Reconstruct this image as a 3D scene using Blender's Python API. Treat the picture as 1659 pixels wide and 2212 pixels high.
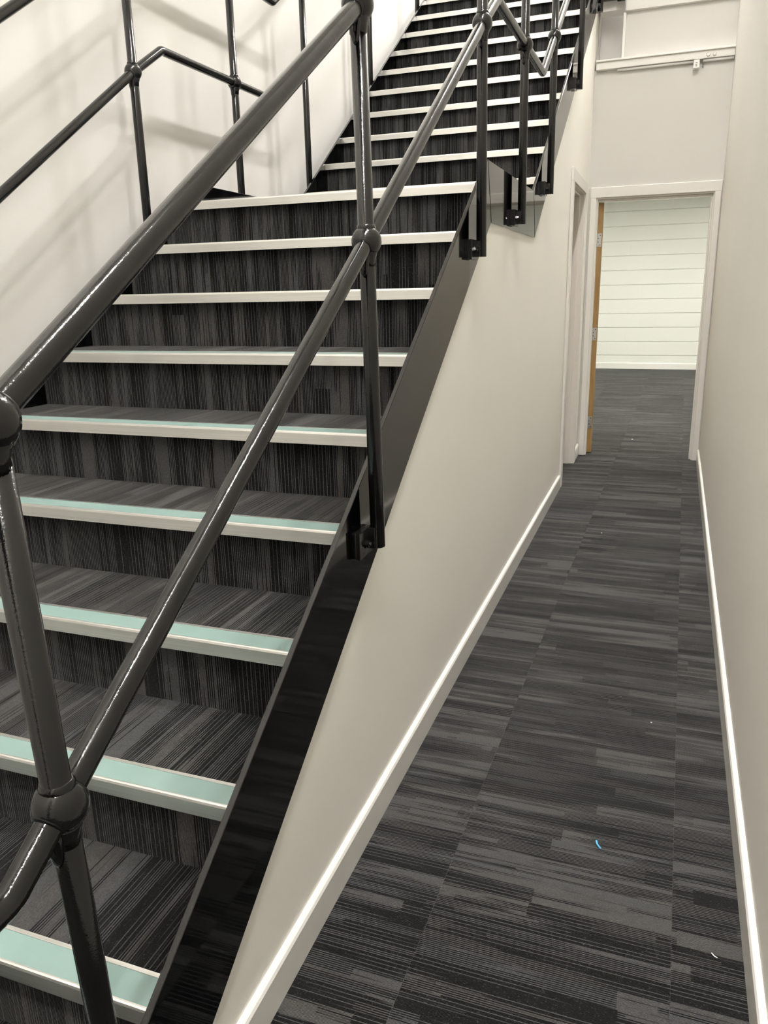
import bpy, bmesh, math, random
from mathutils import Vector, Matrix
random.seed(7)
for o in list(bpy.data.objects): bpy.data.objects.remove(o)
S = bpy.context.scene
COL = S.collection

# ------------------------------------------------------------------ camera
cam = bpy.data.cameras.new('camera'); cam.sensor_fit = 'VERTICAL'; cam.sensor_height = 36.0
cam.lens = 1682.94/2212*36.0; cam.clip_start = 0.02; cam.clip_end = 60
co = bpy.data.objects.new('camera', cam); COL.objects.link(co)
co.location = (0.6896, -2.3290, 1.3561); co.rotation_euler = (1.2936, 0.0206, 0.3488)
S.camera = co
# ------------------------------------------------------------------ world, exposure
S.view_settings.view_transform = 'Standard'; S.view_settings.look = 'None'
S.view_settings.gamma = 1.0; S.view_settings.use_curve_mapping = False
S.view_settings.exposure = 0.85
w = bpy.data.worlds.new('world'); S.world = w; w.use_nodes = True
w.node_tree.nodes['Background'].inputs[0].default_value = (0.05, 0.05, 0.05, 1)
w.node_tree.nodes['Background'].inputs[1].default_value = 0.3
LAMP_POWER = 440.0           # emission strength of the hall panels
LAMP_COL = (1.0, 0.976, 0.945)
ROOM_POWER = 27.0            # panels of the room beyond the door
ROOM_COL = (1.0, 0.995, 0.90)
HALL_LAMPS = [(0.82, 5.6), (0.45, 4.75), (0.82, 3.85), (0.82, -0.9), (0.82, -2.5), (0.82, -4.0)]

# ------------------------------------------------------------------ layout constants
G, H, Y0 = 0.2550, 0.1699, -1.6075          # going, rise, first visible nosing
GU, HU, YU = 0.2575, 0.1767, 1.8203         # upper flight
ZL = 10*H                                   # landing level
XW = 0.9356                                 # right wall
YE = 4.2386                                 # end wall
YF = 11.568                                 # far wall of the room beyond
ZC = 6.4                                    # ceiling
def XR(y): return 0.006+0.0094*(3.0-y)            # outer face of right stringer
def XL(y): return -1.264+0.0094*(3.0-y)     # inner face of left stringer
XWL = 0.17                                  # gap to the left wall

# ------------------------------------------------------------------ node helpers
class NT:
    def __init__(s, name):
        s.m = bpy.data.materials.new(name); s.m.use_nodes = True
        s.t = s.m.node_tree; s.n = s.t.nodes; s.l = s.t.links
        s.b = s.n['Principled BSDF']
    def node(s, ty, **kw):
        x = s.n.new(ty)
        for k, v in kw.items(): setattr(x, k, v)
        return x
    def put(s, sock, v):
        if isinstance(v, bpy.types.NodeSocket): s.l.new(v, sock)
        else: sock.default_value = v
    def math(s, op, a, b=None, c=None, clamp=False):
        x = s.node('ShaderNodeMath', operation=op, use_clamp=clamp)
        s.put(x.inputs[0], a)
        if b is not None: s.put(x.inputs[1], b)
        if c is not None: s.put(x.inputs[2], c)
        return x.outputs[0]
    def noise(s, vec, scale, detail=2.0, rough=0.5, dim='3D'):
        x = s.node('ShaderNodeTexNoise', noise_dimensions=dim)
        if vec is not None: s.put(x.inputs['Vector'], vec)
        x.inputs['Scale'].default_value = scale; x.inputs['Detail'].default_value = detail
        x.inputs['Roughness'].default_value = rough
        return x.outputs['Fac']
    def xyz(s, a, b, c):
        x = s.node('ShaderNodeCombineXYZ')
        for i, v in enumerate((a, b, c)): s.put(x.inputs[i], v)
        return x.outputs[0]
    def ramp(s, fac, lo, hi):
        x = s.node('ShaderNodeMapRange', clamp=True); s.put(x.inputs[0], fac)
        x.inputs[1].default_value = lo; x.inputs[2].default_value = hi
        return x.outputs[0]
    def mix(s, fac, a, b):
        x = s.node('ShaderNodeMix', data_type='RGBA'); s.put(x.inputs[0], fac)
        s.put(x.inputs[6], a); s.put(x.inputs[7], b); return x.outputs[2]
    def bump(s, h, strength, dist):
        x = s.node('ShaderNodeBump'); s.put(x.inputs['Height'], h)
        x.inputs['Strength'].default_value = strength; x.inputs['Distance'].default_value = dist
        s.l.new(x.outputs[0], s.b.inputs['Normal'])
    def obj(s): return s.node('ShaderNodeTexCoord').outputs['Object']
    def geo(s): return s.node('ShaderNodeNewGeometry').outputs['Position']
def c4(r, g, b): return (r, g, b, 1.0)

def paint_mat(name, col, rough=0.6, bump=0.15, scale=90.0, spec=0.35):
    k = NT(name); p = k.geo()
    n = k.noise(p, 1.3, 3); f = k.ramp(n, 0.3, 0.7)
    a = tuple(v*0.975 for v in col)
    k.put(k.b.inputs['Base Color'], k.mix(f, c4(*a), c4(*col)))
    k.b.inputs['Roughness'].default_value = rough
    k.b.inputs['Specular IOR Level'].default_value = spec
    k.bump(k.noise(p, scale, 3), bump, 0.0015)
    return k.m
def gloss_black(name, base, rough, nscale, bump, dist=0.001):
    k = NT(name); p = k.geo()
    n = k.noise(p, 14.0, 2)
    k.put(k.b.inputs['Base Color'], k.mix(k.ramp(n, .35, .7), c4(*base), c4(*(v*1.25 for v in base))))
    k.put(k.b.inputs['Roughness'], k.math('MULTIPLY_ADD', n, 0.08, rough-0.04))
    k.b.inputs['Specular IOR Level'].default_value = 0.5
    hgt = k.math('ADD', k.noise(p, nscale, 2), k.math('MULTIPLY', k.noise(p, nscale*0.15, 1), 1.5))
    k.bump(hgt, bump, dist)
    return k.m
def carpet_mat(name, u, v, light, dark, pitch=0.0025, sm=1.0):
    """tufted rows running along axis u, stacked along axis v, both of the piece itself"""
    k = NT(name)
    sep = k.node('ShaderNodeSeparateXYZ'); k.l.new(k.obj(), sep.inputs[0])
    U, V = sep.outputs[u], sep.outputs[v]
    rnd = k.node('ShaderNodeObjectInfo').outputs['Random']
    seed = k.math('MULTIPLY', rnd, 37.0)
    rr = k.math('DIVIDE', k.math('ADD', V, 10.0), pitch)
    row = k.math('FLOOR', rr); fr = k.math('FRACT', rr)
    # rectangular patches of rows that start and stop abruptly along the tile
    def patch(rows, seg, off):
        g = k.math('FLOOR', k.math('DIVIDE', k.math('ADD', row, off), rows))
        w1 = k.node('ShaderNodeTexWhiteNoise', noise_dimensions='2D'); k.l.new(k.xyz(g, k.math('ADD', seed, off), 0.0), w1.inputs['Vector'])
        sg = k.math('FLOOR', k.math('ADD', k.math('DIVIDE', U, seg*sm), k.math('MULTIPLY', w1.outputs['Value'], 7.0)))
        w2 = k.node('ShaderNodeTexWhiteNoise', noise_dimensions='3D'); k.l.new(k.xyz(g, sg, k.math('ADD', seed, off)), w2.inputs['Vector'])
        return w2.outputs['Value']
    b1 = k.noise(k.xyz(k.math('MULTIPLY', U, 2.0), k.math('MULTIPLY', row, 0.05), seed), 1.0, 2.0, 0.55)
    b2 = k.noise(k.xyz(k.math('MULTIPLY', U, 3.5), k.math('MULTIPLY', row, 0.33), k.math('ADD', seed, 9.0)), 1.0, 1.0, 0.5)
    D = k.math('ADD', k.math('MULTIPLY', k.ramp(b1, .30, .70), 0.36), k.math('MULTIPLY', k.ramp(b2, .28, .72), 0.16))
    D = k.math('ADD', D, k.math('MULTIPLY', patch(18.0, 0.60, 3.0), 0.30))
    D = k.math('ADD', D, k.math('MULTIPLY', patch(7.0, 0.48, 1.0), 0.18))
    D = k.ramp(D, 0.22, 0.70)
    # which rows turn light first: every 4th, then every 2nd, then all
    m4 = k.math('MODULO', row, 4.0); m2 = k.math('MODULO', row, 2.0)
    first = k.math('COMPARE', m4, 0.0, 0.1)
    t = k.math('SUBTRACT', 0.80, k.math('MULTIPLY', first, 0.35))
    t = k.math('SUBTRACT', t, k.math('MULTIPLY', k.math('COMPARE', m2, 0.0, 0.1), 0.30))
    wn = k.node('ShaderNodeTexWhiteNoise', noise_dimensions='2D')
    k.l.new(k.xyz(row, seed, 0.0), wn.inputs['Vector'])
    t = k.math('ADD', t, k.math('MULTIPLY_ADD', wn.outputs['Value'], 0.20, -0.10))
    lit = k.ramp(k.math('SUBTRACT', D, t), -0.06, 0.06)
    lit = k.math('MULTIPLY', lit, k.math('MULTIPLY_ADD', D, 0.35, 0.65))
    # loops of yarn
    yarn = k.noise(k.xyz(k.math('MULTIPLY', U, 330.0), k.math('MULTIPLY', row, 3.7), seed), 1.0, 2.0, 0.6)
    fleck = k.ramp(k.noise(k.xyz(k.math('MULTIPLY', U, 260.0), k.math('MULTIPLY', V, 260.0), seed), 1.0, 1.0), 0.62, 0.78)
    arch = k.math('POWER', k.math('SINE', k.math('MULTIPLY', fr, math.pi)), 1.4)
    lit = k.math('MULTIPLY', lit, k.math('MULTIPLY_ADD', arch, 0.85, 0.15))
    lit = k.math('MAXIMUM', lit, k.math('MULTIPLY', fleck, 0.40))
    hue = k.noise(k.xyz(k.math('MULTIPLY', U, 1.2), k.math('MULTIPLY', row, 0.05), k.math('ADD', seed, 20.0)), 1.0, 1.0)
    lightc = k.mix(k.ramp(hue, .35, .65), c4(light[0]*0.92, light[1]*0.97, light[2]*1.03), c4(*light))
    col = k.mix(lit, c4(*dark), lightc)
    col2 = k.node('ShaderNodeMix', data_type='RGBA', blend_type='MULTIPLY'); col2.inputs[0].default_value = 1.0
    k.l.new(col, col2.inputs[6])
    sh = k.math('MULTIPLY_ADD', yarn, 1.2, 0.4)
    k.l.new(k.xyz(sh, sh, sh), col2.inputs[7])
    k.l.new(col2.outputs[2], k.b.inputs['Base Color'])
    k.b.inputs['Roughness'].default_value = 0.95
    k.b.inputs['Specular IOR Level'].default_value = 0.1
    k.b.inputs['Sheen Weight'].default_value = 0.22
    k.b.inputs['Sheen Roughness'].default_value = 0.35
    k.bump(k.math('MULTIPLY_ADD', yarn, 0.6, arch), 0.5, 0.0012)
    return k.m
def emit_mat(name, col, power):
    k = NT(name)
    k.b.inputs['Base Color'].default_value = c4(.8, .8, .8)
    k.b.inputs['Emission Color'].default_value = c4(*col); k.b.inputs['Emission Strength'].default_value = power
    return k.m

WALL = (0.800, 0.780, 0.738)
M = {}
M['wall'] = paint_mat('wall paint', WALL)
M['wall_right'] = paint_mat('wall paint right lightened', (0.880, 0.855, 0.800))  # tone raised to make up for weak light low in the corridor
M['wall_stair'] = paint_mat('wall paint under stair lightened', (0.910, 0.886, 0.815))  # warmer white, raised further in place of light the lamps miss here
M['wall_end'] = paint_mat('wall paint end darkened', (0.690, 0.670, 0.636))  # tone lowered to offset lamp light falling too strongly on this wall
M['gloss_white'] = paint_mat('satin white woodwork', (0.83, 0.81, 0.765), 0.22, 0.08, 40.0, 0.5)
M['lining'] = paint_mat('satin white lining', (0.80, 0.775, 0.735), 0.35, 0.06, 40.0, 0.45)
M['block'] = paint_mat('painted blockwork', (0.80, 0.80, 0.745), 0.55, 0.5, 160.0)
M['mortar'] = paint_mat('painted mortar', (0.72, 0.72, 0.66), 0.7, 0.3, 160.0)
M['ceiling'] = paint_mat('ceiling paint', (0.78, 0.765, 0.73), 0.8)
M['rail'] = gloss_black('gloss black tube paint', (0.0055, 0.0055, 0.0055), 0.12, 480.0, 0.26, 0.0006)
M['steel'] = gloss_black('gloss black plate paint', (0.0009, 0.0010, 0.0012), 0.05, 170.0, 0.02, 0.0005)
M['hole'] = gloss_black('set screw and recess shade black', (0.004, 0.004, 0.004), 0.4, 100.0, 0.05)
CL, CD = (0.098, 0.094, 0.090), (0.0065, 0.0065, 0.0068)
M['carpet_floor'] = carpet_mat('striped carpet tile floor', 0, 1, CL, CD)
M['carpet_tread'] = carpet_mat('striped carpet tread', 1, 0, CL, CD, sm=9.0)
M['carpet_riser'] = carpet_mat('striped carpet riser', 2, 0, CL, CD, sm=9.0)
M['carpet_base'] = paint_mat('carpet underlay', (0.03, 0.03, 0.03), 0.95, 0.4, 200.0, 0.05)
def alu():
    k = NT('brushed aluminium'); p = k.obj()
    sep = k.node('ShaderNodeSeparateXYZ'); k.l.new(p, sep.inputs[0])
    n = k.noise(k.xyz(k.math('MULTIPLY', sep.outputs[0], 2.2), k.math('MULTIPLY', sep.outputs[1], 300.), k.math('MULTIPLY', sep.outputs[2], 300.)), 1.0, 3)
    sm = k.ramp(k.noise(k.xyz(k.math('MULTIPLY', sep.outputs[0], 5.), 0., k.math('MULTIPLY', k.node('ShaderNodeObjectInfo').outputs['Random'], 50.)), 1.0, 2), 0.58, 0.75)
    col = k.mix(k.ramp(n, .3, .7), c4(.70, .69, .66), c4(.82, .81, .78))
    col = k.mix(k.math('MULTIPLY', sm, 0.45), col, c4(.45, .455, .46))
    k.put(k.b.inputs['Base Color'], col)
    k.b.inputs['Metallic'].default_value = 1.0
    k.put(k.b.inputs['Roughness'], k.math('MULTIPLY_ADD', n, 0.14, 0.27))
    return k.m
M['alu'] = alu()
def insert():
    k = NT('mint anti slip insert'); p = k.obj()
    n = k.noise(p, 6.0, 3)
    k.put(k.b.inputs['Base Color'], k.mix(k.ramp(n, .35, .7), c4(.215, .318, .292), c4(.245, .350, .325)))
    k.b.inputs['Roughness'].default_value = 0.33
    k.bump(k.noise(p, 260.0, 2), 0.12, 0.0006)
    return k.m
M['insert'] = insert()
def oak():
    k = NT('oak veneer'); p = k.obj()
    sep = k.node('ShaderNodeSeparateXYZ'); k.l.new(p, sep.inputs[0])
    n = k.noise(k.xyz(k.math('MULTIPLY', sep.outputs[0], 90.), k.math('MULTIPLY', sep.outputs[1], 90.), k.math('MULTIPLY', sep.outputs[2], 4.)), 1.0, 4)
    k.put(k.b.inputs['Base Color'], k.mix(k.ramp(n, .3, .7), c4(.30, .175, .062), c4(.44, .28, .115)))
    k.b.inputs['Roughness'].default_value = 0.42
    return k.m
M['oak'] = oak()
def metal(name, col, rough):
    k = NT(name); n = k.noise(k.obj(), 60.0, 2)
    k.put(k.b.inputs['Base Color'], k.mix(n, c4(*(v*.85 for v in col)), c4(*col)))
    k.b.inputs['Metallic'].default_value = 0.85; k.b.inputs['Roughness'].default_value = rough
    return k.m
M['hinge'] = metal('satin steel hinge', (.62, .61, .60), .35)
M['screw'] = metal('dark screw', (.12, .12, .12), .4)
M['plastic'] = paint_mat('white plastic', (.80, .785, .745), .35, .02, 40., .5)
M['blue'] = paint_mat('blue plastic', (.10, .42, .72), .35, .02, 40., .5)
M['paper'] = paint_mat('white paper', (.85, .84, .80), .7, .02, 40.)
M['lamp'] = emit_mat('lit hall panel', LAMP_COL, LAMP_POWER)
M['lamp_room'] = emit_mat('lit room panel', ROOM_COL, ROOM_POWER)

# ------------------------------------------------------------------ mesh helpers
def tag(o, label=None, cat=None, group=None, kind=None):
    if label: o['label'] = label
    if cat: o['category'] = cat
    if group: o['group'] = group
    if kind: o['kind'] = kind
    return o
def link(name, me, mat, parent=None, loc=(0, 0, 0), smooth=False):
    if mat is not None and not me.materials: me.materials.append(mat)
    if smooth:
        for p in me.polygons: p.use_smooth = True
    o = bpy.data.objects.new(name, me); COL.objects.link(o); o.location = loc
    if parent is not None: o.parent = parent
    return o
def empty(name, loc=(0, 0, 0)):
    o = bpy.data.objects.new(name, None); COL.objects.link(o); o.location = loc; o.empty_display_size = 0.1
    return o
def bm_mesh(bm, name='m'):
    bmesh.ops.recalc_face_normals(bm, faces=bm.faces)
    me = bpy.data.meshes.new(name); bm.to_mesh(me); bm.free(); return me
def box_bm(x0, x1, y0, y1, z0, z1, bevel=0.0, seg=1, bm=None):
    bm = bm or bmesh.new()
    r = bmesh.ops.create_cube(bm, size=1.0)
    for v in r['verts']:
        v.co = Vector((x0+(v.co.x+.5)*(x1-x0), y0+(v.co.y+.5)*(y1-y0), z0+(v.co.z+.5)*(z1-z0)))
    if bevel:
        es = list({e for v in r['verts'] for e in v.link_edges})
        bmesh.ops.bevel(bm, geom=es, offset=bevel, segments=seg, affect='EDGES', profile=0.5)
    return bm
def box(name, x0, x1, y0, y1, z0, z1, mat, parent=None, bevel=0.0, seg=1, origin=None):
    """origin: world point that becomes the object's own origin"""
    c = Vector(origin) if origin is not None else Vector(((x0+x1)/2, (y0+y1)/2, (z0+z1)/2))
    bm = box_bm(x0-c.x, x1-c.x, y0-c.y, y1-c.y, z0-c.z, z1-c.z, bevel, seg)
    return link(name, bm_mesh(bm), mat, parent, c)
def prism_bm(prof, a0, a1, place, bm=None):
    """closed 2-D profile swept from a0 to a1; place(p, q, a) -> xyz"""
    bm = bm or bmesh.new()
    A = [bm.verts.new(place(p, q, a0)) for p, q in prof]; B = [bm.verts.new(place(p, q, a1)) for p, q in prof]
    n = len(prof)
    for i in range(n): bm.faces.new((A[i], A[(i+1) % n], B[(i+1) % n], B[i]))
    bm.faces.new(A); bm.faces.new(B[::-1])
    return bm
def plate(name, prof, x_of, thick, mat, parent=None, bevel=0.0):
    """upright plate with a (y, z) outline; outer face at x_of(y), going inwards by thick"""
    bm = bmesh.new()
    A = [bm.verts.new((x_of(y), y, z)) for y, z in prof]; B = [bm.verts.new((x_of(y)-thick, y, z)) for y, z in prof]
    n = len(prof)
    for i in range(n): bm.faces.new((A[i], A[(i+1) % n], B[(i+1) % n], B[i]))
    bm.faces.new(A); bm.faces.new(B[::-1])
    bmesh.ops.recalc_face_normals(bm, faces=bm.faces)
    if bevel:
        es = [e for e in bm.edges if len(e.link_faces) == 2 and e.calc_face_angle() > 1.2]
        bmesh.ops.bevel(bm, geom=es, offset=bevel, segments=2, affect='EDGES', profile=0.5)
    return link(name, bm_mesh(bm), mat, parent)
def fillet(pts, rad, n=8):
    pts = [Vector(p) for p in pts]; out = [pts[0]]
    for a, b, c in zip(pts, pts[1:], pts[2:]):
        d0 = (a-b).normalized(); d1 = (c-b).normalized(); ang = d0.angle(d1)
        if ang > math.radians(177): out.append(b); continue
        L = min(rad/math.tan(ang/2), (a-b).length*.49, (c-b).length*.49)
        p0 = b+d0*L; p1 = b+d1*L
        for i in range(n+1):
            t = i/n; out.append(p0*(1-t)**2+b*2*t*(1-t)+p1*t*t)
    out.append(pts[-1]); return out
def tube_bm(pts, r, seg=20, bm=None, ends=True):
    bm = bm or bmesh.new(); pts = [Vector(p) for p in pts]; rings = []
    d = (pts[1]-pts[0]).normalized(); up = Vector((1, 0, 0)) if abs(d.x) < .9 else Vector((0, 1, 0))
    nrm = (up-d*up.dot(d)).normalized()
    for i, p in enumerate(pts):
        t = ((pts[min(i+1, len(pts)-1)]-p).normalized()+(p-pts[max(i-1, 0)]).normalized()).normalized()
        nrm = (nrm-t*nrm.dot(t)).normalized(); bi = t.cross(nrm)
        rr = r(i) if callable(r) else r
        rings.append([bm.verts.new(p+(nrm*math.cos(2*math.pi*k/seg)+bi*math.sin(2*math.pi*k/seg))*rr) for k in range(seg)])
    for a, b in zip(rings, rings[1:]):
        for k in range(seg): bm.faces.new((a[k], a[(k+1) % seg], b[(k+1) % seg], b[k]))
    if ends: bm.faces.new(rings[0][::-1]); bm.faces.new(rings[-1])
    return bm
def smooth_sides(me):
    for p in me.polygons: p.use_smooth = len(p.vertices) <= 4
    return me
def tube(name, pts, r, mat, parent=None, seg=20, loc=(0, 0, 0)):
    return link(name, smooth_sides(bm_mesh(tube_bm(pts, r, seg))), mat, parent, loc)

# ------------------------------------------------------------------ floor with its carpet tiles
floor = box('floor', -4.2, 4.2, -4.6, YF+.15, -0.12, -0.006, M['carpet_base'], origin=(0, 0, 0))
tag(floor, 'floor of dark grey striped carpet tiles along corridor and beyond the open door', kind='structure')
SA = 0.0074; SR = 0.7859; TW = 0.5107; TL = 0.50
def seam(i, y): return SR+i*TW+SA*y
def tile(xa, xb, y0, y1):
    """xa, xb: functions of y giving the long seams"""
    cx = (xa((y0+y1)/2)+xb((y0+y1)/2))/2; cy = (y0+y1)/2; bm = bmesh.new(); g = 0.00015
    P = [(xa(y0)+g, y0+g), (xb(y0)-g, y0+g), (xb(y1)-g, y1-g), (xa(y1)+g, y1-g)]
    zt = random.uniform(-0.0004, 0.0003)
    bo = [bm.verts.new((x-cx, y-cy, -0.006)) for x, y in P]
    mi = [bm.verts.new((x-cx, y-cy, zt-0.0006)) for x, y in P]
    to = [bm.verts.new((x-cx+(0.0003 if k in (0, 3) else -0.0003), y-cy+(0.0003 if k < 2 else -0.0003), zt)) for k, (x, y) in enumerate(P)]
    for a, b in ((bo, mi), (mi, to)):
        for k in range(4): bm.faces.new((a[k], a[(k+1) % 4], b[(k+1) % 4], b[k]))
    bm.faces.new(to); bm.faces.new(bo[::-1])
    o = link('carpet_tile', bm_mesh(bm), M['carpet_floor'], floor, (cx, cy, 0)); return o
yy = [-2.75+TL*i for i in range(14)]
for i, y in enumerate(yy):
    y1 = y+TL if i < 13 else YE
    if i < 13: y1 = yy[i+1]
    for cidx in (-2, -1, 0):
        if cidx == -2: xa = (lambda q: XR(q)-0.004 if q < 3.06 else -0.09); xb = (lambda q: seam(-1, q))
        elif cidx == -1: xa = (lambda q: seam(-1, q)); xb = (lambda q: seam(0, q))
        else: xa = (lambda q: seam(0, q)); xb = (lambda q: XW-0.001)
        off = -0.21 if cidx == 0 else (0.0 if cidx == -1 else -0.13)   # columns are staggered
        tile(xa, xb, y+off, min(y1+off, YE) if i < 13 else YE)
for r in range(15):
    y0 = YE+r*TL; y1 = min(y0+TL, YF)
    for c in range(-5, 4):
        off = 0.17*((c % 2))*0
        tile((lambda q, c=c: seam(c, q)), (lambda q, c=c: seam(c+1, q)), y0, y1)

for i in range(4):
    for c in range(3):      # open floor in front of the first step
        ya, yc = -3.75+i*.4667, -3.75+(i+1)*.4667
        tile((lambda q, c=c: XR(q)-.005-TW*(c+1)), (lambda q, c=c: XR(q)-.005-TW*c), ya, yc)

# ------------------------------------------------------------------ room shell
def struct(o, label=None): o['kind'] = 'structure'; (label and o.__setitem__('label', label)); return o
# left wall, set off the stair by a small gap
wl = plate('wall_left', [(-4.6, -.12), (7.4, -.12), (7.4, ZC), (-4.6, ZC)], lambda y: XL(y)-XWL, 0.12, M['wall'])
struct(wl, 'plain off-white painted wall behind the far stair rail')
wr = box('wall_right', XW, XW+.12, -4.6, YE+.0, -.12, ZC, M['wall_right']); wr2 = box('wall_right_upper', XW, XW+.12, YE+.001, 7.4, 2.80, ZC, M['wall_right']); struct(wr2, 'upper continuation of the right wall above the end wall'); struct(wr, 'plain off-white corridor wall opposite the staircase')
struct(box('wall_back', -4.2, XW+.12, -4.72, -4.6, -.12, ZC, M['wall']), 'off-white wall closing the hall behind')
# wall under the stair
yb = lambda y: 1.162+.654*y          # underside of lower stringer
yb2 = lambda y: .477+.668*y
DY0, DY1, DZ = 3.135, 3.885, 2.010
prof = [(-1.66, 0.0), (DY0, 0.0), (DY0, DZ), (DY1, DZ), (DY1, 0.0), (YE+.14, 0.0), (YE+.14, yb2(YE+.14)+.03), (1.66, yb2(1.66)+.03), (.64, yb(.64)+.03), (-1.66, yb(-1.66)+.03)]
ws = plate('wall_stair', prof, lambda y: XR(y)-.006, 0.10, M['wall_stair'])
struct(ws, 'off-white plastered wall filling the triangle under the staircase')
# end wall with the doorway
dx0, dx1, dz = 0.046, 0.886, 2.00
bm = bmesh.new()
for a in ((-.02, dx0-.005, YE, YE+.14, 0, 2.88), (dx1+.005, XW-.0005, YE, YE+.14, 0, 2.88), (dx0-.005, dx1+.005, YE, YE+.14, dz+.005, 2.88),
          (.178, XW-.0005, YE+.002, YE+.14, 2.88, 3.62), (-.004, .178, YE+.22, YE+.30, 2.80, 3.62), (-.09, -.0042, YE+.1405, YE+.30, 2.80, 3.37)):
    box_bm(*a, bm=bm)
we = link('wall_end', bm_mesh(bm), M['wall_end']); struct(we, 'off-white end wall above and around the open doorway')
struct(box('ceiling', -4.2, XW+.12, -4.72, 7.52, ZC, ZC+.12, M['ceiling']), 'high white ceiling over stair and corridor')
struct(box('wall_top', -4.2, XW+.12, 7.4, 7.52, 3.6, ZC, M['wall']), 'off-white wall closing the upper floor')
struct(box('wall_side', -4.2, -4.08, -4.6, 7.4, -.12, ZC, M['wall']), 'outer side wall of the hall')

# far room
RX0, RX1, RZ = -3.0, 3.4, 2.72
struct(box('wall_room_left', RX0-.1, RX0, YE+.14, YF+.15, -.1, RZ, M['wall']), 'side wall of the room beyond the door')
struct(box('wall_room_right', RX1, RX1+.1, YE+.14, YF+.15, -.1, RZ, M['wall']), 'other side wall of the room beyond the door')
bm = box_bm(RX0-.1, -.02, YE+.06, YE+.14, -.1, RZ); box_bm(XW-.0004, RX1+.1, YE+.06, YE+.14, -.1, RZ, bm=bm)
struct(link('wall_room_front', bm_mesh(bm), M['wall']), 'inner front wall of the room beyond the door')
struct(box('ceiling_room', RX0-.1, RX1+.1, YE+.145, YF+.15, RZ, RZ+.1, M['ceiling']), 'ceiling of the room beyond the door')
wf = box('wall_far', RX0, RX1, YF+.014, YF+.15, -.1, RZ, M['mortar'], origin=(0, YF, 0))
struct(wf, 'white painted blockwork wall at the back of the room beyond the door')
BW, BH = 0.45, 0.2275
blk = None
for r in range(12):
    z0 = -0.006+r*BH
    for c in range(-5, 8):
        x0 = c*BW+(BW/2 if r % 2 else 0)-.1
        hgt = BH if z0+BH < RZ else RZ-z0
        q0, q1 = .0030, hgt-.0030
        bm = prism_bm([(.002, q0), (-.010, q0), (-.014, q0+.004), (-.014, q1-.004), (-.010, q1), (.002, q1)], -BW/2+.0002, BW/2-.0002, lambda p, q, a: (a, p, q))
        if blk is None or hgt != BH:
            me = bm_mesh(bm); me.materials.append(M['block'])
            if hgt == BH: blk = me
        else: me = blk; bm.free()
        o = bpy.data.objects.new('block', me); COL.objects.link(o); o.parent = wf
        o.location = (x0+BW/2, .014+random.uniform(-.0007, .0007), z0)

# ------------------------------------------------------------------ baseboards, architraves, doors
def base_prof(h=.093, t=.015): return [(0, 0), (t, 0), (t, h-.011), (t-.003, h-.004), (t-.008, h), (0, h)]
def skirting(name, place, a0, a1, label, h=.093):
    o = link(name, bm_mesh(prism_bm(base_prof(h), a0, a1, place)), M['gloss_white']); struct(o, label); return o
XS = lambda y: XR(y)-.006
skirting('baseboard_left', lambda p, q, a: (XS(a)+p, a, q), -1.66, 3.052, 'white baseboard at the foot of the wall under the stair')
skirting('baseboard_right', lambda p, q, a: (XW-p, a, q), -4.6, YE-.018, 'white baseboard at the foot of the right corridor wall')
skirting('baseboard_corner', lambda p, q, a: (XS(a)+p, a, q), 3.966, YE-.002, 'short white baseboard between the side doorway and the end doorway')
skirting('baseboard_far', lambda p, q, a: (a, YF-p, q), RX0, RX1, 'white baseboard under the blockwork wall in the room beyond', .10)

def frame_part(name, boxes, mat, parent, bevel=.003):
    bm = bmesh.new()
    for b in boxes: box_bm(*b, bevel=bevel, bm=bm)
    return link(name, bm_mesh(bm), mat, parent)
# doorway at the end of the corridor
d1 = empty('door_1', (0.466, YE+.07, 0)); struct(d1, 'white door frame at the end of the corridor with its oak door swung open')
def kid(o, p):
    o.parent = p; o.matrix_parent_inverse = Matrix.Translation(-Vector(p.location)); return o
kid(box('architrave', 0.004, dx0, YE-.018, YE, 0, dz, M['lining'], None, .003), d1)
kid(box('architrave', dx1, XW-.006, YE-.018, YE, 0, dz, M['lining'], None, .003), d1)
kid(box('architrave', 0.004, XW-.003, YE-.018, YE, dz, dz+.075, M['lining'], None, .003), d1)
kid(box('lining', dx0-.022, dx0+.010, YE+.0005, YE+.14, 0, dz+.01, M['lining'], None, .001), d1)
kid(box('lining', dx1-.010, dx1+.022, YE+.0005, YE+.14, 0, dz+.01, M['lining'], None, .001), d1)
kid(box('lining', dx0+.010, dx1-.010, YE+.0005, YE+.14, dz-.010, dz+.022, M['lining'], None, .001), d1)
kid(box('door_stop', dx0+.010, dx1-.010, YE+.035, YE+.085, dz-.028, dz-.010, M['gloss_white'], None, .002), d1)
kid(box('door_stop', dx1-.022, dx1-.010, YE+.035, YE+.085, 0, dz-.028, M['gloss_white'], None, .002), d1)
kid(box('door_stop', dx0+.010, dx0+.016, YE+.01, YE+.05, 0, dz-.028, M['gloss_white'], None, .002), d1)
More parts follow.
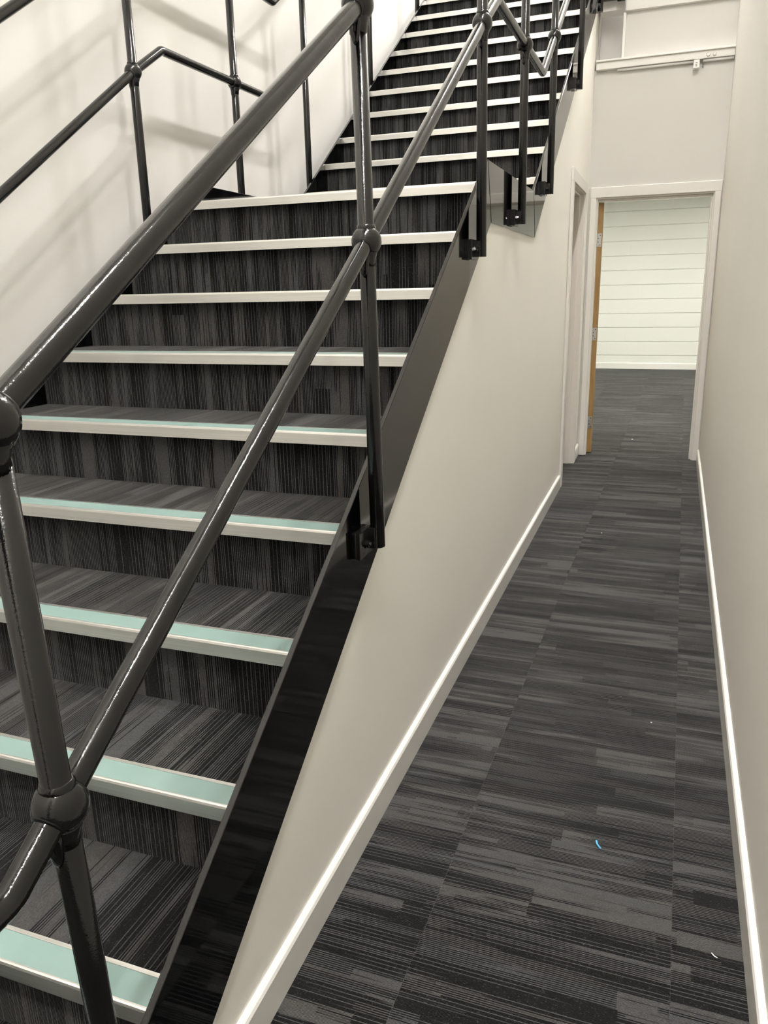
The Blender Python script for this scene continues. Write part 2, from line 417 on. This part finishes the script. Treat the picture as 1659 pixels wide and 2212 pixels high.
# oak leaf, swung just past square into the room
ang = math.radians(103)
leaf = box('door_leaf', 0, .762, -.044, 0, .008, 1.975, M['oak'], None, .0015, 1, origin=(0, 0, 0))
leaf['label'] = 'oak door leaf seen on its hinge edge'
leaf.parent = d1; leaf.location = (0.056+.0-d1.location.x, YE+.085-d1.location.y, 0); leaf.rotation_euler = (0, 0, ang)
for zz in (.26, .98, 1.70):
    # butt hinges let into the hinge edge of the leaf (local x = 0)
    hb = box_bm(-.0016, .0, -.036, -.004, zz-.05, zz+.05, .0006)
    hg = link('hinge', bm_mesh(hb), M['hinge'], leaf)
    kn = tube_bm([(-.004, .002, zz-.05), (-.004, .002, zz+.05)], .0055, 12)
    link('knuckle', smooth_sides(bm_mesh(kn)), M['hinge'], leaf)
    sb = bmesh.new()
    for q in (-.036, -.013, .013, .036):
        tube_bm([(-.0016, -.018+(.007 if abs(q) < .02 else -.007), zz+q), (-.0024, -.018+(.007 if abs(q) < .02 else -.007), zz+q)], .0042, 10, sb)
    link('hinge_screw', bm_mesh(sb), M['screw'], leaf)
hd = tube_bm(fillet([(.70, .0, 1.0), (.70, .05, 1.0), (.58, .05, 1.0)], .02), .010, 12)
link('handle', smooth_sides(bm_mesh(hd)), M['hinge'], leaf)

# side doorway under the stair
d2 = empty('door_2', (0, (DY0+DY1)/2, 0)); struct(d2, 'white framed side doorway in the wall under the stair')
xs = XS(3.5)
def XB(y): return XS(y)
def arch(y0, y1, z0, z1):
    o = plate('architrave', [(y0, z0), (y1, z0), (y1, z1), (y0, z1)], lambda y: XS(y)+.017, .017, M['lining'], None, .003); return kid(o, d2)
arch(DY0-.068, DY0+.008, 0, DZ-.008); arch(DY1-.008, DY1+.068, 0, DZ-.008); arch(DY0-.068, DY1+.068, DZ-.008, DZ+.068)
kid(box('lining', xs-.115, xs+.002, DY0-.02, DY0+.012, 0, DZ-.002, M['lining'], None, .001), d2)
kid(box('lining', xs-.115, xs+.002, DY1-.012, DY1+.02, 0, DZ-.002, M['lining'], None, .001), d2)
kid(box('lining', xs-.115, xs+.002, DY0+.012, DY1-.012, DZ-.014, DZ+.02, M['lining'], None, .001), d2)
kid(box('door_stop', xs-.075, xs-.028, DY1-.026, DY1-.012, 0, DZ-.014, M['lining'], None, .002), d2)
kid(box('door_stop', xs-.075, xs-.028, DY0+.012, DY1-.026, DZ-.028, DZ-.014, M['lining'], None, .002), d2)
kid(box('door_leaf', xs-.1201, xs-.0761, DY0+.015, DY1-.015, .008, DZ-.017, M['oak'], None, .0015), d2)

# ------------------------------------------------------------------ beam, conduit and boxes over the end doorway
bmz0, bmz1 = 2.868, 2.928
t1 = empty('trim_1', (.466, YE, bmz0)); struct(t1, 'white painted steel ledge beam across the end wall above the doorway')
kid(box('beam_web', 0.002, XW-.002, YE-.045, YE-.001, bmz0+.004, bmz1-.008, M['gloss_white'], None, .002), t1)
kid(box('beam_flange', 0.002, XW-.002, YE-.062, YE+.218, bmz1-.008, bmz1+.004, M['gloss_white'], None, .002), t1)
for bx in (.762, .802):
    b = tube_bm([(bx, YE-.045, 2.893), (bx, YE-.052, 2.893), (bx, YE-.056, 2.893)], lambda i: (.0125, .0125, .008)[i], 14)
    kid(link('bolt_head', smooth_sides(bm_mesh(b)), M['gloss_white']), t1)
t2 = empty('trim_2', (.56, YE, 3.24)); struct(t2, 'white fascia band along the upper floor edge above the end wall')
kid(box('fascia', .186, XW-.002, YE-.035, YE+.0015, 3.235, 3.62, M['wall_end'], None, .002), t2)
kid(box('fascia', .004, .176, YE+.02, YE+.158, 3.262, 3.62, M['lining'], None, .002), t2)
kid(box('corner_bead', .172, .192, YE-.008, YE+.0015, 2.934, 3.234, M['gloss_white'], None, .002), t2)
cond = empty('cable_conduit', (.5, YE-.02, 2.845))
tag(cond, 'white plastic conduit clipped beneath the ledge beam', 'conduit')
for a, b in ((.15, .664), (.730, XW-.006)):
    kid(tube('conduit_pipe', [(a, YE-.024, 2.8622), (b, YE-.024, 2.8622)], .0095, M['plastic'], None, 16), cond)
jb = empty('junction_box', (.688, YE-.03, 2.845)); tag(jb, 'small white box on the conduit with three dark slots', 'junction box')
kid(box('box_body', .667, .709, YE-.060, YE-.0005, 2.812, 2.866, M['plastic'], None, .004, 2), jb)
for q in (2.826, 2.836, 2.847):
    kid(box('slot', .682, .694, YE-.0608, YE-.0595, q-.002, q+.002, M['screw'], None), jb)
kid(box('cable_gland', .728, .734, YE-.02, YE-.002, 2.822, 2.846, M['screw'], None, .001), jb)

# ------------------------------------------------------------------ staircase
st = empty('staircase', (-.6, -1.9, 0))
tag(st, 'black steel staircase with grey striped carpet treads and aluminium nosings', 'staircase')
def add(o): return kid(o, st)
# stringers: flat plates following both flights and the landing
zt = lambda y: 1.411+.655*y
zt2 = lambda y: .747+.660*y
YT = 4.95
rp = [(-1.97, 0), (-1.745, 0), (.650, 1.587), (1.658, 1.587), (YT, yb2(YT)), (YT, zt2(YT)), (1.592, 1.790), (.580, 1.790), (-1.97, zt(-1.97))]
add(plate('stringer', rp, XR, .012, M['steel'], None, .0012))
zl = lambda y: 1.388+.655*y
zl2 = lambda y: .634+.689*y
lp = [(-1.97, 0), (-1.72, 0), (.70, 1.60), (1.75, 1.60), (YT, zl2(YT)-.245), (YT, zl2(YT)), (1.694, 1.801), (.631, 1.801), (-1.97, zl(-1.97))]
add(plate('stringer', lp, XL, .012, M['steel'], None, .0012))
# weld lines of the corridor side plate at both ends of the landing
for (ya, za), (yc, zc) in (((.580, 1.789), (.650, 1.588)), ((1.592, 1.789), (1.658, 1.588))):
    add(tube('weld_seam', [(XR(ya)+.0001, ya, za), (XR(yc)+.0001, yc, zc)], .0011, M['hole'], None, 8))
# joint lines where plates are welded at the landing
NW = 0.063; NF = 0.030; RB = 0.029
nprof = [(0.0012, 0), (0.0, -.004), (0.0, -NF), (.004, -NF), (.004, -.006), (NW, -.006), (NW, .0015), (NW-.0075, .0015), (NW-.0075, -.0015), (.0065, -.0015), (.0065, .0012), (.004, .0012)]
nosing_mesh = {}
def step(y, z, prev, yn, landing_to=None):
    """nosing at (y, z); prev = tread level below; yn = front of the next nosing"""
    xa, xb = XL(y)+.0005, XR(y)-.0125; cx = (xa+xb)/2
    # riser carpet
    add(box('riser', xa, xb, y+RB, y+RB+.03, prev-.008, z-.0065, M['carpet_riser'], None, 0, 1, (cx, y+RB, prev)))
    end = yn+RB-.0005
    add(box('tread', xa, XR(end)-.0125, y+NW+.0004, end, z-.03, z+.0005, M['carpet_tread'], None, .001, 1, (cx, y+.1, z)))
    bm = prism_bm(nprof, xa-cx, xb-cx, lambda p, q, a: (a, p, q))
    n = add(link('nosing', bm_mesh(bm), M['alu'], None, (cx, y, z)))
    i = link('anti_slip_insert', bm_mesh(box_bm(xa-cx, xb-cx, .0066, NW-.0076, -.0014, .0010, .0003)), M['insert'], n)
add(box('riser', XL(-1.86)+.0005, XR(-1.86)-.0125, Y0-G+RB, Y0-G+RB+.03, 0, H-.0065, M['carpet_riser'], None, 0, 1, (-.6, Y0-G+RB, 0)))
for k in range(-1, 9):
    y = Y0+k*G; z = (k+2)*H
    yn = y+G if k < 8 else YU
    if k == -1:
        xa, xb = XL(y)+.0005, XR(y)-.0125; cx = (xa+xb)/2
        add(box('tread', xa, xb, y+NW+.0004, yn+RB-.0005, z-.03, z+.0005, M['carpet_tread'], None, .001, 1, (cx, y+.1, z)))
        n = add(link('nosing', bm_mesh(prism_bm(nprof, xa-cx, xb-cx, lambda p, q, a: (a, p, q))), M['alu'], None, (cx, y, z)))
        link('anti_slip_insert', bm_mesh(box_bm(xa-cx, xb-cx, .0066, NW-.0076, -.0014, .0010, .0003)), M['insert'], n)
    else:
        step(y, z, z-H, yn)
for j in range(0, 12):
    y = YU+j*GU; z = ZL+(j+1)*HU
    step(y, z, z-HU, y+GU)
ZU = ZL+12*HU
box_u = box('floor_upper_right', .03, XW, YE+.30, 7.4, 3.40, 3.62, M['carpet_base']); struct(box_u, 'upper floor behind the fascia over the end wall')
uf = box('floor_upper', -4.08, XR(5)-.02, YU+12*GU+.03, 7.4, ZU-.25, ZU, M['carpet_base']); struct(uf, 'upper floor at the head of the stair')

# ------------------------------------------------------------------ balustrades
R = .01685; RBALL = .0315
def ball_mesh(collar):
    """forged ball with flat sides and a neck running down the post"""
    bm = bmesh.new()
    bmesh.ops.create_uvsphere(bm, u_segments=32, v_segments=20, radius=RBALL)
    for v in bm.verts: v.co.x = max(-RBALL*.965, min(RBALL*.965, v.co.x))
    if collar: tube_bm([(0, 0, .018), (0, 0, .0285), (0, 0, .032), (0, 0, .0335)], lambda i: (R*1.25, R*1.18, R*1.10, R*1.0)[i], 24, bm)
    tube_bm([(0, 0, -.018), (0, 0, -.027), (0, 0, -.034), (0, 0, -.050)], lambda i: (R*1.38, R*1.26, R*1.10, R*1.005)[i], 24, bm)
    return smooth_sides(bm_mesh(bm))
BALL = ball_mesh(True); BALL.materials.append(M['rail'])
BALL_TOP = ball_mesh(False); BALL_TOP.materials.append(M['rail'])
rbm = tube_bm([(0, .018, 0), (0, .0246, 0), (0, .0249, 0)], lambda i: (R*1.24, R*1.24, R*1.05)[i], 24)  # dark ring imitating the shadow gap where the rail enters the ball
RING = smooth_sides(bm_mesh(rbm)); RING.materials.append(M['hole'])
def tail_mesh():
    """tear-drop tail on the near side of the post with its slot"""
    bm = bmesh.new()
    pts = [(0, -R+.001, -.020), (0, -R-.0005, -.034), (0, -R-.0005, -.052), (0, -R+.001, -.064), (0, -R+.004, -.072)]
    tube_bm(pts, lambda i: (.0120, .0120, .0105, .007, .002)[i], 16, bm)
    for v in bm.verts: v.co.y = -R+(v.co.y+R)*.45
    return smooth_sides(bm_mesh(bm))
TAIL = tail_mesh(); TAIL.materials.append(M['rail'])
sbm = bmesh.new(); tube_bm([(0, -R-.0048, -.036), (0, -R-.0056, -.038), (0, -R-.0056, -.050), (0, -R-.0048, -.052)], lambda i: (.001, .0036, .0036, .001)[i], 12, sbm)
SLOT = smooth_sides(bm_mesh(sbm)); SLOT.materials.append(M['hole'])
hbm = bmesh.new(); tube_bm([(RBALL*.93, 0, .0), (RBALL*.975, 0, .0)], .0036, 14, hbm)
for v in hbm.verts: v.co = Matrix.Rotation(math.radians(-28), 3, 'Z') @ v.co
HOLE = bm_mesh(hbm); HOLE.materials.append(M['hole'])
def cp(name, me, parent, loc): 
    o = bpy.data.objects.new(name, me); COL.objects.link(o); o.parent = parent; o.location = loc; return o
def balustrade(name, label, posts, mid, top, px, face, sgn, lean=0.0):
    """posts: (y, foot z, mid z, top z); mid, top: (y, z) runs; px(y) post axis; face(y) stringer face; sgn: side the posts stand on"""
    b = empty(name, (px(posts[0][0]), posts[0][0], posts[0][1])); tag(b, label, 'stair railing')
    b0 = Vector(b.location)
    def slope(y, run, e):
        for (a, za), (c, zc) in zip(run, run[1:]):
            if a <= y+e <= c: return math.atan2(zc-za, c-a)
        return 0.6
    for ym, zf, zm, ztp in posts:
        y = ym+lean*(zf-zm); x = px(y); L = ztp-zf
        at = lambda z: (0, lean*z, z)
        pb = tube_bm([at(0), at(.0008), at(L)], lambda i: (R-.001, R, R)[i], 24)
        po = link('post', smooth_sides(bm_mesh(pb)), M['rail'], b, Vector((x, y, zf))-b0)
        for zz, bmesh_, run in ((zm, BALL, mid), (ztp, BALL_TOP, top)):
            p3 = at(zz-zf)
            cp('ball_joint', bmesh_, po, p3); cp('joint_tail', TAIL, po, p3)
            cp('tail_slot', SLOT, po, p3); h = cp('set_screw', HOLE, po, p3)
            if sgn < 0: h.rotation_euler = (0, 0, math.pi+math.radians(56))
            for e, tu in ((-.02, math.pi), (.02, 0)):
                r_ = cp('socket_shade_ring', RING, po, p3); r_.rotation_euler = (slope(y+lean*(zz-zf), run, e)*(1), 0, 0) if tu == 0 else (slope(y+lean*(zz-zf), run, e)+math.pi, 0, 0)
        # bracket: packer on the stringer, fixing plate, stub, bolt
        d = (face(y)-x)                          # towards the stringer (negative on the right side)
        s = -1 if d < 0 else 1; dd = abs(d)
        z0 = -.010
        def bb(nm, a, c, y0, y1, q0, q1, bev=.0012, mt='rail'):
            lo, hi = sorted((s*a, s*c)); return link(nm, bm_mesh(box_bm(lo, hi, y0, y1, q0, q1, bev)), M[mt], po)
        bb('packer', dd-.0002, dd-.0078, -.083, -.003, z0+.002, z0+.063)
        bb('bracket_plate', dd-.0079, dd-.018, -.083, -.010, z0, z0+.063)
        bt = tube_bm([(s*(dd-.018), -.046, .020), (s*(dd-.0205), -.046, .020), (s*(dd-.0206), -.046, .020), (s*(dd-.0265), -.046, .020), (s*(dd-.0266), -.046, .020), (s*(dd-.030), -.046, .020)], lambda i: (.0115, .0115, .0085, .0085, .005, .0046)[i], 6)
        link('bracket_bolt', bm_mesh(bt), M['rail'], po)
        bb('weld_web', dd-.0076, 0.0, -.020, .004, .0, .050, .001)
    def rail(nm, run, rad):
        pts = fillet([(px(y), y, z) for y, z in run], rad)
        o = link(nm, smooth_sides(bm_mesh(tube_bm([p-b0 for p in pts], R, 24))), M['rail'], b); return o
    rail('mid_rail', mid, .045); rail('top_rail', top, .045)
    # end loop joining both rails at the foot
    return b
def up(run, d): return [(y, z+d) for y, z in run]
DT = .437
LEAN = -.038
posts_r = [(-1.751, .115, .808, 1.244), (-.728, .778, 1.455, 1.883), (.333, 1.457, 2.140, 2.575), (1.088, 1.609, 2.267, 2.703), (1.880, 1.803, 2.498, 2.936), (2.970, 2.499, 3.240, 3.678), (4.040, 3.209, 3.965, 4.403)]
mid_r = [(-2.02, 1.186), (-2.02, .748), (-1.838, .752), (-1.751, .808), (-.728, 1.455), (.333, 2.140), (.540, 2.264), (1.556, 2.272), (1.880, 2.498), (2.970, 3.240), (4.040, 3.965), (4.9, 4.55)]
top_r = [(-2.02, 1.187), (-1.86, 1.187), (-1.768, 1.244), (-.744, 1.883), (.316, 2.575), (.523, 2.700), (1.540, 2.708), (1.863, 2.936), (2.953, 3.678), (4.023, 4.403), (4.9, 4.99)]
balustrade('stair_railing', 'black tubular railing with ball joints on the corridor side of the stair', posts_r, mid_r, top_r, lambda y: XR(y)+.030, lambda y: XR(y), 1, LEAN)
mid_l = [(-1.9, .60), (-.33, 1.661), (.403, 2.158), (.597, 2.276), (1.60, 2.287), (1.948, 2.527), (2.98, 3.235), (4.04, 3.962), (4.9, 4.55)]
top_l = up(mid_l, .441)
def ml(y):
    for (a, za), (c, zc) in zip(mid_l, mid_l[1:]):
        if a <= y <= c: return za+(zc-za)*(y-a)/(c-a)
posts_l = []
for y in (-1.70, -.66, .403, 1.166, 1.948, 2.98, 4.04):
    zm = ml(y); posts_l.append((y, zm-(.69 if y < .6 else .70), zm, zm+.441))
balustrade('stair_railing', 'black tubular railing with ball joints between the stair and the left wall', posts_l, mid_l, top_l, lambda y: XL(y)-.012-.030, lambda y: XL(y)-.012, -1)

# upper floor guard above the end wall: dark edge channel and a bracket
ue = empty('landing_edge', (.09, YE-.03, 3.30)); tag(ue, 'short black steel edge channel at the upper floor beside the stair top', 'steel channel')
kid(box('edge_channel', .020, .165, YE-.055, YE-.02, 3.312, 3.50, M['steel'], None, .002), ue)
kid(box('channel_lip', .020, .165, YE-.062, YE-.0555, 3.330, 3.337, M['rail'], None, .001), ue)
kid(box('fixing_block', .128, .182, YE-.085, YE-.0625, 3.288, 3.42, M['rail'], None, .006, 2), ue)
kid(box('support_plate', .060, .14, YE-.02, YE+.0, 3.33, 3.48, M['steel'], None, .001), ue)

# ------------------------------------------------------------------ ceiling lights
def ceiling_light(x, y, z, sx, sy, lampmat, label, group):
    c = empty('ceiling_light', (x, y, z)); tag(c, label, 'ceiling light', group)
    bm = box_bm(-sx/2-.02, sx/2+.02, -sy/2-.02, sy/2+.02, -.05, 0, .004)
    link('housing', bm_mesh(bm), M['plastic'], c)
    link('diffuser', bm_mesh(box_bm(-sx/2, sx/2, -sy/2, sy/2, -.058, -.0505, .001)), lampmat, c)
for x, y in HALL_LAMPS:
    ceiling_light(x, y, ZC-.0005, .11, 0.42, M['lamp'], 'long lit panel on the high ceiling above the stair hall', 'hall ceiling lights')
for x, y in ((-1.6, 6.2), (0.4, 6.2), (2.2, 6.2), (-1.6, 9.1), (0.4, 9.1), (2.2, 9.1)):
    ceiling_light(x, y, RZ-.0005, .6, .6, M['lamp_room'], 'square lit panel on the ceiling of the room beyond the door', 'room ceiling lights')

# ------------------------------------------------------------------ scraps on the carpet
def scrap(name, label, x, y, pts, r, mat):
    bm = tube_bm([(px, py, pz) for px, py, pz in fillet(pts, .01, 4)], r, 8)
    for v in bm.verts: v.co.z = .0012+max(0, v.co.z)*.55
    o = link(name, smooth_sides(bm_mesh(bm)), mat, None, (x, y, 0.0)); tag(o, label, 'scrap'); return o
scrap('plastic_scrap', 'small curled blue plastic offcut lying on the carpet', .603, -.597, [(-.005, .015, .003), (-.002, .002, .003), (.008, -.012, .003)], .0026, M['blue'])
scrap('paper_scrap', 'tiny white thread lying on the carpet beside the right baseboard', .864, -.866, [(-.005, .006, .001), (0, -.001, .001), (.006, -.004, .001)], .0013, M['paper'])
scrap('paper_scrap', 'white crumb on the carpet just past the open oak door', .393, 5.036, [(-.007, 0, .002), (0, .001, .002), (.007, 0, .002)], .005, M['paper'])
scrap('paper_scrap', 'white speck on the carpet nearer the right baseboard in mid corridor', .711, .046, [(-.002, 0, .001), (0, .001, .001), (.002, 0, .001)], .0022, M['paper'])
scrap('paper_scrap', 'white speck on the carpet beside the side doorway end of the corridor', .38, 2.065, [(-.003, 0, .001), (0, .001, .001), (.003, 0, .001)], .0024, M['paper'])
